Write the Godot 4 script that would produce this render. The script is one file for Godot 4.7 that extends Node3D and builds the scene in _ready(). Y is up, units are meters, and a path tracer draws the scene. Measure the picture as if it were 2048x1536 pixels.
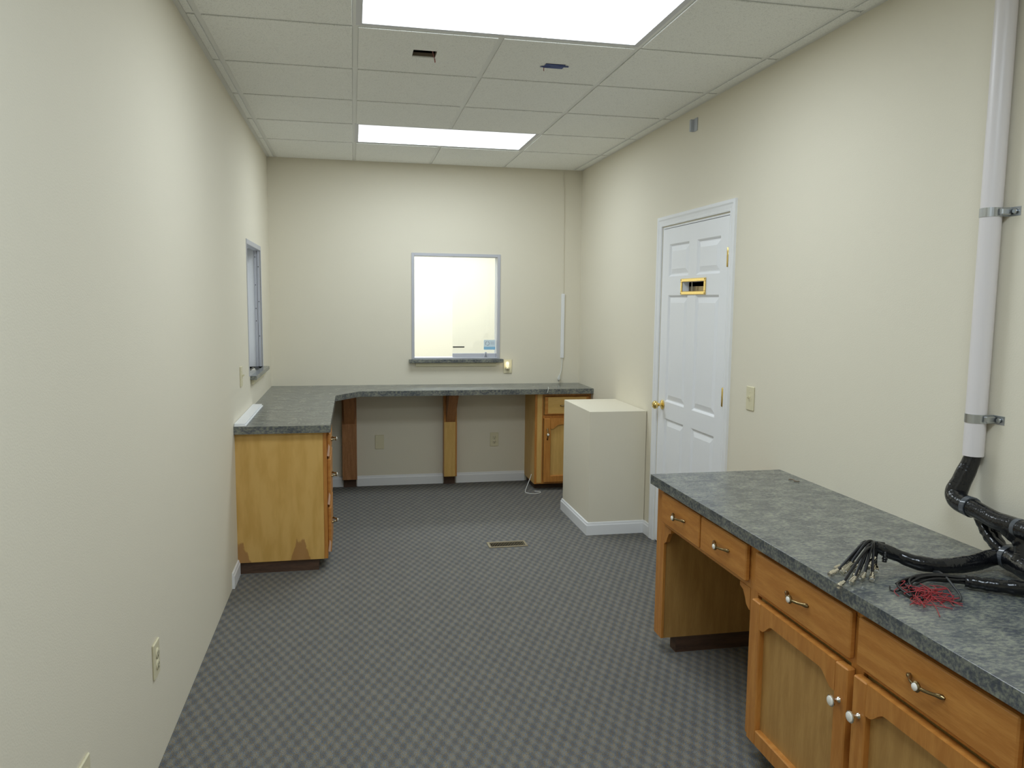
extends Node3D
# A small back office: L-shaped laminate counter, panel door, kneehole desk run, taped cable bundle.
# x runs across the room, y up, z from the back wall towards the camera; metres.

const W := 2.59            # room width
const H := 2.677           # ceiling height (grid plane)
const D := 7.9             # room depth
const T := 0.6096          # ceiling module
const GX := 0.676          # first full ceiling runner
const GZ := 0.748          # first ceiling cross line
const HC := 0.854          # height of the L-shaped counter
const HR := 0.799          # height of the desk counter

var M := {}
var taken := {}

# ------------------------------------------------------------------ mesh helpers
func S(smooth := false) -> SurfaceTool:
	var st := SurfaceTool.new()
	st.begin(Mesh.PRIMITIVE_TRIANGLES)
	st.set_smooth_group(0 if smooth else -1)
	return st

func tri(st: SurfaceTool, a: Vector3, b: Vector3, c: Vector3) -> void:
	st.add_vertex(a); st.add_vertex(b); st.add_vertex(c)

func tri_out(st: SurfaceTool, a: Vector3, b: Vector3, c: Vector3, o: Vector3) -> void:
	if (b - a).cross(c - a).dot((a + b + c) / 3.0 - o) > 0.0:
		tri(st, a, c, b)
	else:
		tri(st, a, b, c)

func quad(st: SurfaceTool, a: Vector3, b: Vector3, c: Vector3, d: Vector3) -> void:
	tri(st, a, b, c); tri(st, a, c, d)

func quad_out(st: SurfaceTool, a: Vector3, b: Vector3, c: Vector3, d: Vector3, o: Vector3) -> void:
	tri_out(st, a, b, c, o); tri_out(st, a, c, d, o)

func box(st: SurfaceTool, lo: Vector3, hi: Vector3, bev := 0.0) -> void:
	var c := (lo + hi) / 2.0
	var h := (hi - lo) / 2.0
	bev = minf(bev, 0.45 * 2.0 * minf(h.x, minf(h.y, h.z)))
	var at := func(s: Vector3, axis: int) -> Vector3:
		var q := h - Vector3.ONE * bev
		q[axis] = h[axis]
		return c + s * q
	for axis in 3:
		var i := (axis + 1) % 3
		var j := (axis + 2) % 3
		for sg in [-1.0, 1.0]:
			var p := []
			for k in [[-1.0, -1.0], [1.0, -1.0], [1.0, 1.0], [-1.0, 1.0]]:
				var s := Vector3.ZERO
				s[axis] = sg; s[i] = k[0]; s[j] = k[1]
				p.append(at.call(s, axis))
			quad_out(st, p[0], p[1], p[2], p[3], c)
	if bev <= 0.0:
		return
	for axis in 3:      # edges run along axis
		var i := (axis + 1) % 3
		var j := (axis + 2) % 3
		for a in [-1.0, 1.0]:
			for b in [-1.0, 1.0]:
				var s0 := Vector3.ZERO
				s0[axis] = -1.0; s0[i] = a; s0[j] = b
				var s1 := s0
				s1[axis] = 1.0
				quad_out(st, at.call(s0, i), at.call(s1, i), at.call(s1, j), at.call(s0, j), c)
	for a in [-1.0, 1.0]:
		for b in [-1.0, 1.0]:
			for d in [-1.0, 1.0]:
				var s := Vector3(a, b, d)
				tri_out(st, at.call(s, 0), at.call(s, 1), at.call(s, 2), c)

func slab(st: SurfaceTool, lo: Vector3, hi: Vector3, axis: int, holes: Array) -> void:
	# a thick sheet across «axis» with rectangular holes [lo, hi] given as Vector3 pairs
	var i := (axis + 1) % 3
	var j := (axis + 2) % 3
	var us := [lo[i], hi[i]]
	var vs := [lo[j], hi[j]]
	for h in holes:
		us.append_array([h[0][i], h[1][i]]); vs.append_array([h[0][j], h[1][j]])
	us.sort(); vs.sort()
	for a in us.size() - 1:
		for b in vs.size() - 1:
			if us[a + 1] - us[a] < 1e-5 or vs[b + 1] - vs[b] < 1e-5:
				continue
			var mu: float = (us[a] + us[a + 1]) / 2.0
			var mv: float = (vs[b] + vs[b + 1]) / 2.0
			if holes.any(func(h): return mu > h[0][i] and mu < h[1][i] and mv > h[0][j] and mv < h[1][j]):
				continue
			var l := lo
			var k := hi
			l[i] = us[a]; k[i] = us[a + 1]; l[j] = vs[b]; k[j] = vs[b + 1]
			box(st, l, k)

func prism(st: SurfaceTool, poly: PackedVector2Array, at: Callable, h0: float, h1: float) -> void:
	# extrude an outline; at(point, h) puts it into space
	var idx := Geometry2D.triangulate_polygon(poly)
	for k in range(0, idx.size(), 3):
		tri(st, at.call(poly[idx[k]], h0), at.call(poly[idx[k + 1]], h0), at.call(poly[idx[k + 2]], h0))
		tri(st, at.call(poly[idx[k]], h1), at.call(poly[idx[k + 2]], h1), at.call(poly[idx[k + 1]], h1))
	for k in poly.size():
		var a := poly[k]
		var b := poly[(k + 1) % poly.size()]
		quad(st, at.call(a, h0), at.call(b, h0), at.call(b, h1), at.call(a, h1))

func curve(pts: Array, steps := 8) -> PackedVector3Array:
	var out := PackedVector3Array()
	for k in pts.size() - 1:
		var p0: Vector3 = pts[maxi(k - 1, 0)]
		var p1: Vector3 = pts[k]
		var p2: Vector3 = pts[k + 1]
		var p3: Vector3 = pts[mini(k + 2, pts.size() - 1)]
		for s in steps:
			out.append(p1.cubic_interpolate(p2, p0, p3, float(s) / steps))
	out.append(pts[-1])
	return out

func tube(st: SurfaceTool, pts: PackedVector3Array, radius: Callable, sides := 8, flat := 1.0) -> void:
	# radius(t) with t from 0 to 1 along the points
	var n := pts.size()
	var dir := (pts[1] - pts[0]).normalized()
	var up := Vector3.UP if absf(dir.y) < 0.9 else Vector3.RIGHT
	var rings := []
	for k in n:
		var d := (pts[mini(k + 1, n - 1)] - pts[maxi(k - 1, 0)]).normalized()
		var side := d.cross(up).normalized()
		up = side.cross(d).normalized()
		var r: float = radius.call(float(k) / (n - 1))
		var ring := []
		for s in sides:
			var a := TAU * s / sides
			ring.append(pts[k] + side * cos(a) * r + up * sin(a) * r * flat)
		rings.append(ring)
	for k in n - 1:
		for s in sides:
			var s2 := (s + 1) % sides
			quad(st, rings[k][s], rings[k][s2], rings[k + 1][s2], rings[k + 1][s])
	st.set_smooth_group(9)
	for e in [0, n - 1]:
		for s in range(1, sides - 1):
			if e == 0:
				tri(st, rings[e][0], rings[e][s + 1], rings[e][s])
			else:
				tri(st, rings[e][0], rings[e][s], rings[e][s + 1])
	st.set_smooth_group(0)

func even(r: float) -> Callable:
	return func(_t): return r

func lathe(st: SurfaceTool, prof: Array, at: Transform3D, sides := 20) -> void:
	# profile of [radius, height] turned about the local z axis of «at»
	var pt := func(k: int, s: int) -> Vector3:
		var a := TAU * s / sides
		return at * Vector3(cos(a) * prof[k][0], sin(a) * prof[k][0], prof[k][1])
	var group := 0
	for k in prof.size() - 1:
		if k > 0:
			var a := Vector2(prof[k][0] - prof[k - 1][0], prof[k][1] - prof[k - 1][1])
			var b := Vector2(prof[k + 1][0] - prof[k][0], prof[k + 1][1] - prof[k][1])
			if absf(a.angle_to(b)) > 0.75:      # a crisp edge
				group += 1
		st.set_smooth_group(group)
		for s in sides:
			quad(st, pt.call(k, s), pt.call(k, s + 1), pt.call(k + 1, s + 1), pt.call(k + 1, s))
	st.set_smooth_group(0)

func facing(at: Vector3, n: Vector3) -> Transform3D:
	# local z points along n, local y up where it can
	var y := Vector3.UP if absf(n.y) < 0.9 else Vector3.BACK
	var x := y.cross(n).normalized()
	return Transform3D(Basis(x, n.cross(x).normalized(), n), at)

# ------------------------------------------------------------------ node helpers
func numbered(called: String) -> String:
	var k: int = taken.get(called, 0)
	taken[called] = k + 1
	return called if k == 0 else "%s_%03d" % [called, k]

func obj(called: String, st: SurfaceTool, m: Material, parent: Node = null) -> MeshInstance3D:
	st.generate_normals()
	return put(called, st.commit(), m, parent)

func put(called: String, mesh: Mesh, m: Material, parent: Node = null) -> MeshInstance3D:
	var o := MeshInstance3D.new()
	o.mesh = mesh
	o.material_override = m
	o.name = called if parent else numbered(called)
	(parent if parent else self).add_child(o, true)
	return o

func thing(called: String, label: String, category: String, at := Transform3D(), group := "") -> Node3D:
	var o := Node3D.new()
	o.name = numbered(called)
	add_child(o)
	o.transform = at
	return tag(o, label, category, group)

func tag(o: Node3D, label: String, category: String, group := "") -> Node3D:
	o.set_meta("label", label)
	o.set_meta("category", category)
	if group:
		o.set_meta("group", group)
	return o

func setting(called: String) -> Node3D:
	var o := Node3D.new()
	o.name = called
	add_child(o)
	o.set_meta("kind", "structure")
	return o

func struct(called: String, st: SurfaceTool, m: Material) -> MeshInstance3D:
	var o := obj(called, st, m)
	o.set_meta("kind", "structure")
	return o

# ------------------------------------------------------------------ materials
func rgb(r: int, g: int, b: int) -> Color:
	return Color8(r, g, b)

func plain(c: Color, rough := 0.6, metal := 0.0) -> StandardMaterial3D:
	var m := StandardMaterial3D.new()
	m.albedo_color = c
	m.roughness = rough
	m.metallic = metal
	return m

func noise_image(sz: int, freq: float, octaves: int, sd: int, kind := FastNoiseLite.TYPE_SIMPLEX_SMOOTH) -> PackedByteArray:
	var n := FastNoiseLite.new()
	n.noise_type = kind
	n.seed = sd
	n.frequency = freq
	n.fractal_octaves = octaves
	var im := n.get_seamless_image(sz, sz)
	im.convert(Image.FORMAT_L8)
	return im.get_data()

func paint(sz: int, f: Callable) -> ImageTexture:
	var data := PackedByteArray()
	data.resize(sz * sz * 3)
	for k in sz * sz:
		var c: Color = f.call(k)
		data[k * 3] = c.r8; data[k * 3 + 1] = c.g8; data[k * 3 + 2] = c.b8
	return ImageTexture.create_from_image(Image.create_from_data(sz, sz, false, Image.FORMAT_RGB8, data))

func tex(m: StandardMaterial3D, t: Texture2D, scale: Vector3) -> StandardMaterial3D:
	m.albedo_color = Color.WHITE
	m.albedo_texture = t
	m.uv1_triplanar = true
	m.uv1_world_triplanar = true
	m.uv1_triplanar_sharpness = 8.0
	m.uv1_scale = scale
	return m

func bump(m: StandardMaterial3D, grey: PackedByteArray, sz: int, cm: float, scale := Vector3.ZERO) -> void:
	m.heightmap_enabled = true
	m.heightmap_texture = ImageTexture.create_from_image(Image.create_from_data(sz, sz, false, Image.FORMAT_L8, grey))
	m.heightmap_scale = cm
	if scale != Vector3.ZERO:
		m.uv1_triplanar = true
		m.uv1_world_triplanar = true
		m.uv1_scale = scale

func pitted(sz: int, count: int, sd: int) -> PackedByteArray:
	# scattered irregular pits that wrap round the edges
	var rng := RandomNumberGenerator.new()
	rng.seed = sd
	var out := PackedByteArray()
	out.resize(sz * sz)
	out.fill(255)
	for n in count:
		var cx := rng.randi() % sz
		var cy := rng.randi() % sz
		var ra := rng.randf_range(1.2, 4.6)
		var rb := ra * rng.randf_range(0.35, 1.0)
		var turn := rng.randf() * PI
		var deep := rng.randf_range(40.0, 150.0)
		var e := int(ra) + 1
		for dy in range(-e, e + 1):
			for dx in range(-e, e + 1):
				var p := Vector2(dx, dy).rotated(turn)
				var q := Vector2(p.x / ra, p.y / rb).length()
				if q < 1.0:
					var k := posmod(cx + dx, sz) + posmod(cy + dy, sz) * sz
					out[k] = maxi(0, int(minf(out[k], 255.0 - deep * (1.0 - q * q))))
	return out

func wood(a: Color, b: Color, sd: int) -> ImageTexture:
	var g := noise_image(384, 0.012, 4, sd)
	var fine := noise_image(384, 0.09, 2, sd + 7)
	return paint(384, func(k): return a.lerp(b, clampf((g[k] - 70) / 120.0 * 0.75 + (fine[k] - 90) / 90.0 * 0.25, 0.0, 1.0)))

func make_materials() -> void:
	# painted walls: cream, faint roller stipple
	var stipple := noise_image(512, 0.11, 2, 3)
	M.wall = plain(rgb(232, 225, 206), 0.72)
	bump(M.wall, stipple, 512, 0.02, Vector3.ONE * 2.6)
	M.white = plain(rgb(242, 243, 245), 0.38)
	M.door = plain(rgb(246, 247, 250), 0.4)
	M.grid = plain(rgb(240, 240, 236), 0.5)
	M.fixture = plain(rgb(214, 214, 218), 0.45)
	# mineral-fibre ceiling tile: fine pits and flecks
	var pit := pitted(512, 3200, 21)
	var tile_tex := paint(512, func(k):
		var v := 0.985 - (255 - pit[k]) / 255.0 * 0.26
		return Color(v, v, v * 0.98))
	M.tile = tex(plain(Color.WHITE, 0.95), tile_tex, Vector3.ONE * 3.2)
	bump(M.tile, pit, 512, 0.08)
	M.tile_core = plain(rgb(126, 112, 96), 0.95)
	# carpet: woven check set on the diagonal, flecked yarn
	var yarn := noise_image(1024, 0.15, 2, 31)
	var tint := noise_image(1024, 0.06, 2, 32)
	var big := noise_image(1024, 0.006, 2, 33)
	var carpet_tex := paint(1024, func(k):
		var x := float(k % 1024) / 1024.0
		var y := float(k / 1024) / 1024.0
		var p := TAU * 14.0
		var d := sin(p * x) * sin(p * 0.5 * y)      # checks set corner to corner, read as diagonal rows
		d = signf(d) * pow(absf(d), 0.6)
		var thread := sin(TAU * 128.0 * (x + y)) * 0.5 + sin(TAU * 128.0 * (x - y)) * 0.5
		var lightness := 0.5 + 0.19 * d + 0.12 * thread + (yarn[k] - 128) / 128.0 * 0.45 + (big[k] - 128) / 128.0 * 0.06
		var dark := Color8(75, 75, 82)
		var pale := Color8(155, 150, 134)
		var c := dark.lerp(pale, clampf(lightness, 0.0, 1.0))
		var h := (tint[k] - 128) / 128.0
		c.r += 0.07 * h; c.b -= 0.11 * h; c.g += 0.012 * absf(h)
		return c)
	M.carpet = tex(plain(Color.WHITE, 1.0), carpet_tex, Vector3.ONE * (1.0 / 0.64))
	bump(M.carpet, yarn, 1024, 0.25)
	# laminate: mottled grey-green slate
	var l1 := noise_image(768, 0.008, 4, 41)
	var l2 := noise_image(768, 0.045, 3, 42)
	var l3 := noise_image(768, 0.20, 1, 43)
	var lam := paint(768, func(k):
		var a := clampf(0.5 + (l1[k] - 128) / 128.0 * 0.50 + (l2[k] - 128) / 128.0 * 0.34 + (l3[k] - 128) / 128.0 * 0.20, 0.0, 1.0)
		var c := Color8(72, 77, 82).lerp(Color8(136, 138, 128), a)
		if l2[k] > 165: c = c.lerp(Color8(150, 152, 128), 0.3)
		elif l2[k] < 88: c = c.lerp(Color8(64, 68, 88), 0.35)
		return c)
	M.laminate = tex(plain(Color.WHITE, 0.24), lam, Vector3(1.25, 2.1, 2.1))
	M.laminate.metallic_specular = 0.62
	# woods
	var oak := wood(Color8(186, 122, 54), Color8(204, 142, 70), 51)
	M.oak_v = tex(plain(Color.WHITE, 0.42), oak, Vector3(7, 0.8, 7))
	M.oak_h = tex(plain(Color.WHITE, 0.42), oak, Vector3(0.8, 7, 0.8))
	var ply := wood(Color8(212, 170, 96), Color8(222, 182, 110), 57)
	M.ply_v = tex(plain(Color.WHITE, 0.5), ply, Vector3(5, 0.6, 5))
	M.ply_h = tex(plain(Color.WHITE, 0.5), ply, Vector3(0.6, 5, 0.6))
	var ply_dark := wood(Color8(178, 136, 76), Color8(192, 150, 88), 59)
	M.ply_door = tex(plain(Color.WHITE, 0.5), ply_dark, Vector3(5, 0.6, 5))
	var brown := wood(Color8(150, 102, 62), Color8(176, 124, 80), 61)
	M.brown = tex(plain(Color.WHITE, 0.55), brown, Vector3(7, 0.9, 7))
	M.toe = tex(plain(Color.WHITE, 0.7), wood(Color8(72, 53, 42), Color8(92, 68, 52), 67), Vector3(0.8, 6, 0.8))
	M.raw = plain(rgb(226, 190, 164), 0.8)
	# metals and plastics
	M.brass = plain(rgb(240, 212, 136), 0.2, 1.0)
	M.antique = plain(rgb(138, 120, 86), 0.25, 1.0)
	M.nickel = plain(rgb(224, 218, 204), 0.11, 1.0)
	M.zinc = plain(rgb(190, 194, 198), 0.3, 1.0)
	M.aluminium = plain(rgb(196, 197, 204), 0.42, 0.2)
	M.dark_slot = plain(rgb(40, 38, 36), 0.7)
	M.porcelain = plain(rgb(250, 248, 240), 0.25)
	M.ivory = plain(rgb(226, 218, 186), 0.4)
	M.pvc = plain(rgb(232, 226, 226), 0.35)
	M.cord = plain(rgb(232, 232, 226), 0.45)
	M.tape = plain(rgb(20, 21, 24), 0.17)
	bump(M.tape, noise_image(256, 0.05, 2, 71), 256, 0.09, Vector3.ONE * 6.0)
	M.rubber = plain(rgb(17, 17, 20), 0.36)
	M.grey_wire = plain(rgb(52, 54, 56), 0.4)
	M.red = plain(rgb(158, 46, 52), 0.45)
	M.clear_tape = plain(rgb(84, 88, 94), 0.1)
	M.blue_tape = plain(rgb(36, 62, 128), 0.6)
	M.pink = plain(rgb(168, 110, 104), 0.7)
	M.tan_metal = plain(rgb(146, 134, 106), 0.5, 0.3)
	M.black = plain(rgb(14, 13, 12), 0.9)
	M.grey_box = plain(rgb(186, 190, 196), 0.5)
	M.paper = plain(rgb(226, 240, 246), 0.6)
	M.paper_blue = plain(rgb(146, 200, 230), 0.6)
	M.paper_ink = plain(rgb(150, 160, 172), 0.6)
	M.glass = plain(Color(0.93, 1.0, 0.96, 0.06), 0.02)
	M.glass.transparency = BaseMaterial3D.TRANSPARENCY_ALPHA
	M.lens = plain(rgb(250, 252, 255), 0.4)
	M.lens.emission_enabled = true
	M.lens.emission = Color(0.97, 0.985, 1.0)
	M.lens.emission_energy_multiplier = 1.7
	M.glow = plain(rgb(250, 246, 220), 0.4)
	M.glow.emission_enabled = true
	M.glow.emission = Color(1.0, 0.97, 0.82)
	M.glow.emission_energy_multiplier = 1.1

# ------------------------------------------------------------------ room parts
func ceiling_light(x0: float, x1: float, z0: float, z1: float, y: float, energy: float, label: String, tube := Color(0.92, 0.966, 1.0)) -> void:
	var t := thing("ceiling_light", label, "ceiling light", Transform3D(Basis(), Vector3((x0 + x1) / 2, y, (z0 + z1) / 2)), "recessed fluorescent troffers")
	var hx := (x1 - x0) / 2 - 0.002
	var hz := (z1 - z0) / 2 - 0.002
	var st := S()
	var f := 0.026
	for q in [[-hx, -hx + f, -hz, hz], [hx - f, hx, -hz, hz], [-hx + f, hx - f, -hz, -hz + f], [-hx + f, hx - f, hz - f, hz]]:
		box(st, Vector3(q[0], -0.0005, q[2]), Vector3(q[1], 0.03, q[3]), 0.001)
	obj("frame", st, M.fixture, t)
	st = S()
	box(st, Vector3(-hx + f, 0.006, -hz + f), Vector3(hx - f, 0.014, hz - f))
	obj("lens", st, M.lens, t)
	st = S()
	box(st, Vector3(-hx, 0.031, -hz), Vector3(hx, 0.09, hz))
	obj("housing", st, M.fixture, t)
	var l := AreaLight3D.new()
	l.name = "troffer_light"
	l.area_size = Vector2((hx - f) * 2, (hz - f) * 2)
	l.area_normalize_energy = true
	l.light_energy = energy
	l.light_color = tube
	l.shadow_enabled = true
	l.area_range = 12.0
	l.area_attenuation = 2.0
	t.add_child(l)
	l.position = Vector3(0, 0.004, 0)
	l.rotation_degrees.x = -90

func wall_plate(called: String, at: Vector3, n: Vector3, label: String, category: String, kind: String) -> Node3D:
	var t := thing(called, label, category, facing(at, n))
	var st := S()
	box(st, Vector3(-0.037, -0.06, 0), Vector3(0.037, 0.06, 0.007), 0.003)
	obj("plate", st, M.ivory, t)
	if kind == "outlet":
		for s in [-1, 1]:
			st = S(true)
			lathe(st, [[0.0175, 0.004], [0.0175, 0.009], [0.016, 0.0102], [0.0, 0.0102]], Transform3D(Basis(), Vector3(0, 0.0195 * s, 0)), 20)
			var sk := obj("socket", st, M.ivory, t)
			st = S()
			for q in [-0.0065, 0.0065]:
				box(st, Vector3(q - 0.0011, 0.0195 * s - 0.002, 0.0098), Vector3(q + 0.0011, 0.0195 * s + 0.007, 0.0106))
			box(st, Vector3(-0.0024, 0.0195 * s - 0.011, 0.0098), Vector3(0.0024, 0.0195 * s - 0.006, 0.0106))
			obj("slot", st, M.dark_slot, sk)
	elif kind == "switch":
		st = S()
		box(st, Vector3(-0.006, -0.012, 0.006), Vector3(0.006, 0.012, 0.0095), 0.001)
		obj("collar", st, M.ivory, t)
		st = S()
		prism(st, PackedVector2Array([Vector2(0.008, -0.004), Vector2(0.008, 0.008), Vector2(0.021, 0.013), Vector2(0.022, 0.006)]), func(q, h): return Vector3(h, q.y, q.x), -0.0045, 0.0045)
		obj("toggle", st, M.ivory, t)
	if kind != "outlet":
		st = S(true)
		for s in [-1, 1]:
			lathe(st, [[0.0032, 0.006], [0.0032, 0.0078], [0.0, 0.0082]], Transform3D(Basis(), Vector3(0, 0.03 * s if kind == "switch" else 0.042 * s, 0)), 10)
		obj("screw", st, M.ivory, t)
	else:
		st = S(true)
		lathe(st, [[0.0032, 0.006], [0.0032, 0.0078], [0.0, 0.0082]], Transform3D(), 10)
		obj("screw", st, M.zinc, t)
	return t

# ------------------------------------------------------------------ cabinet parts (local: x width, y up, z outwards)
func pull(at: Vector3, parent: Node, half := 0.062, upright := false) -> void:
	var turn := Transform3D(Basis(Vector3.BACK, PI / 2) if upright else Basis(), at)
	var st := S(true)
	var pts := []
	for q in [[-1.0, 0.002], [-0.8, 0.006], [-0.45, 0.02], [0.0, 0.026], [0.45, 0.02], [0.8, 0.006], [1.0, 0.002]]:
		pts.append(turn * Vector3(q[0] * half, 0, q[1]))
	tube(st, curve(pts, 5), func(t):
		var u: float = absf(t - 0.5) * 2.0
		return 0.0048 + 0.0032 * exp(-pow((u - 0.72) / 0.16, 2.0)) - 0.002 * u, 10)
	for s in [-1, 1]:
		lathe(st, [[0.0, -0.001], [0.006, 0.0], [0.005, 0.005], [0.0, 0.006]], turn * Transform3D(Basis(), Vector3(s * half * 0.86, 0, 0)), 10)
	lathe(st, [[0.004, 0.02], [0.0125, 0.024], [0.0135, 0.028], [0.0105, 0.031], [0.0, 0.031]], turn, 18)
	var o := obj("pull", st, M.antique, parent)
	if o.get_parent() != null and parent.get_parent() != self:
		st = S(true)
		lathe(st, [[0.0095, 0.0305], [0.0088, 0.0335], [0.005, 0.0355], [0.0, 0.036]], turn, 16)
		obj("pull_button", st, M.porcelain, parent)

func knob(at: Vector3, parent: Node) -> void:
	var tf := Transform3D(Basis(), at)
	var st := S(true)
	lathe(st, [[0.009, 0.0], [0.008, 0.003], [0.0052, 0.006], [0.005, 0.014], [0.012, 0.019], [0.0165, 0.022], [0.0165, 0.025], [0.014, 0.0265], [0.0, 0.0265]], tf, 22)
	obj("knob", st, M.nickel, parent)
	st = S(true)
	lathe(st, [[0.0138, 0.0262], [0.013, 0.0285], [0.009, 0.0302], [0.0, 0.0308]], tf, 20)
	obj("knob_face", st, M.porcelain, parent)

func drawer(x0: float, x1: float, y0: float, y1: float, z: float, mat: Material, parent: Node, with_pull := true) -> MeshInstance3D:
	var st := S()
	box(st, Vector3(x0, y0, z), Vector3(x1, y1, z + 0.019), 0.004)
	var d := obj("drawer", st, mat, parent)
	if with_pull:
		pull(Vector3((x0 + x1) / 2, (y0 + y1) / 2 + 0.004, z + 0.019), d)
	return d

func arched_door(x0: float, x1: float, y0: float, y1: float, z: float, parent: Node, frame: Material, field: Material) -> MeshInstance3D:
	var sw := 0.055
	var z1 := z + 0.027
	var st := S()
	box(st, Vector3(x0, y0, z), Vector3(x0 + sw, y1, z1), 0.0035)
	box(st, Vector3(x1 - sw, y0, z), Vector3(x1, y1, z1), 0.0035)
	box(st, Vector3(x0 + sw, y0, z), Vector3(x1 - sw, y0 + sw, z1), 0.0035)
	# top rail with the raised arch: low shoulders, cove, flat crown
	var a := x0 + sw
	var b := x1 - sw
	var poly := PackedVector2Array([Vector2(a, y1), Vector2(a, y1 - 0.088), Vector2(a + 0.012, y1 - 0.088)])
	var n := 8
	for k in n + 1:
		var t := float(k) / n
		poly.append(Vector2(a + 0.012 + 0.062 * t, y1 - 0.088 + 0.036 * (0.5 - 0.5 * cos(PI * t))))
	for k in n + 1:
		var t := 1.0 - float(k) / n
		poly.append(Vector2(b - 0.012 - 0.062 * t, y1 - 0.088 + 0.036 * (0.5 - 0.5 * cos(PI * t))))
	poly.append_array(PackedVector2Array([Vector2(b, y1 - 0.088), Vector2(b, y1)]))
	prism(st, poly, func(q, h): return Vector3(q.x, q.y, h), z, z1 - 0.001)
	var d := obj("door", st, frame, parent)
	st = S()
	box(st, Vector3(a - 0.004, y0 + sw - 0.004, z + 0.002), Vector3(b + 0.004, y1 - 0.03, z + 0.008))
	obj("panel", st, field, d)
	return d

# ------------------------------------------------------------------ main
func _ready() -> void:
	# camera
	var cam := Camera3D.new()
	cam.name = "camera"
	add_child(cam)
	var yaw := 0.2013
	var pitch := 0.1062
	var roll := 0.0108
	var right := Vector3(cos(yaw), 0, sin(yaw))
	var back0 := Vector3(-sin(yaw), 0, cos(yaw))
	var up := Vector3.UP * cos(pitch) - back0 * sin(pitch)
	var back := Vector3.UP * sin(pitch) + back0 * cos(pitch)
	cam.transform = Transform3D(Basis(right * cos(roll) + up * sin(roll), up * cos(roll) - right * sin(roll), back), Vector3(0.6542, 1.5649, 6.5704))
	cam.fov = rad_to_deg(2.0 * atan(768.0 / 1560.39))
	cam.near = 0.05
	cam.current = true
	# environment: closed rooms, no sky in view
	var we := WorldEnvironment.new()
	we.name = "environment"
	var env := Environment.new()
	env.background_mode = Environment.BG_COLOR
	env.background_color = Color.BLACK
	env.tonemap_mode = Environment.TONE_MAPPER_LINEAR
	env.tonemap_exposure = 0.645
	env.sdfgi_enabled = true
	env.ssao_enabled = true
	env.ssil_enabled = true
	we.environment = env
	add_child(we)

	make_materials()
	ceiling_light(GX, GX + 2 * T, GZ, GZ + T, H, 3.0, "fluorescent ceiling light close to the back wall")
	ceiling_light(GX, GX + 2 * T, GZ + 4 * T, GZ + 5 * T, H, 3.0, "fluorescent ceiling light beside the two ceiling cut-outs")
	ceiling_light(GX, GX + 2 * T, GZ + 8 * T, GZ + 9 * T, H, 4.4, "fluorescent ceiling light over the open end of the room", Color(0.885, 0.945, 1.0))
	shell()
	ceiling_grid()
	window_back()
	window_left()
	door()
	boxed_chase()
	back_counter()
	desk_run()
	conduit()
	cable_bundle()
	small_things()

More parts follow.
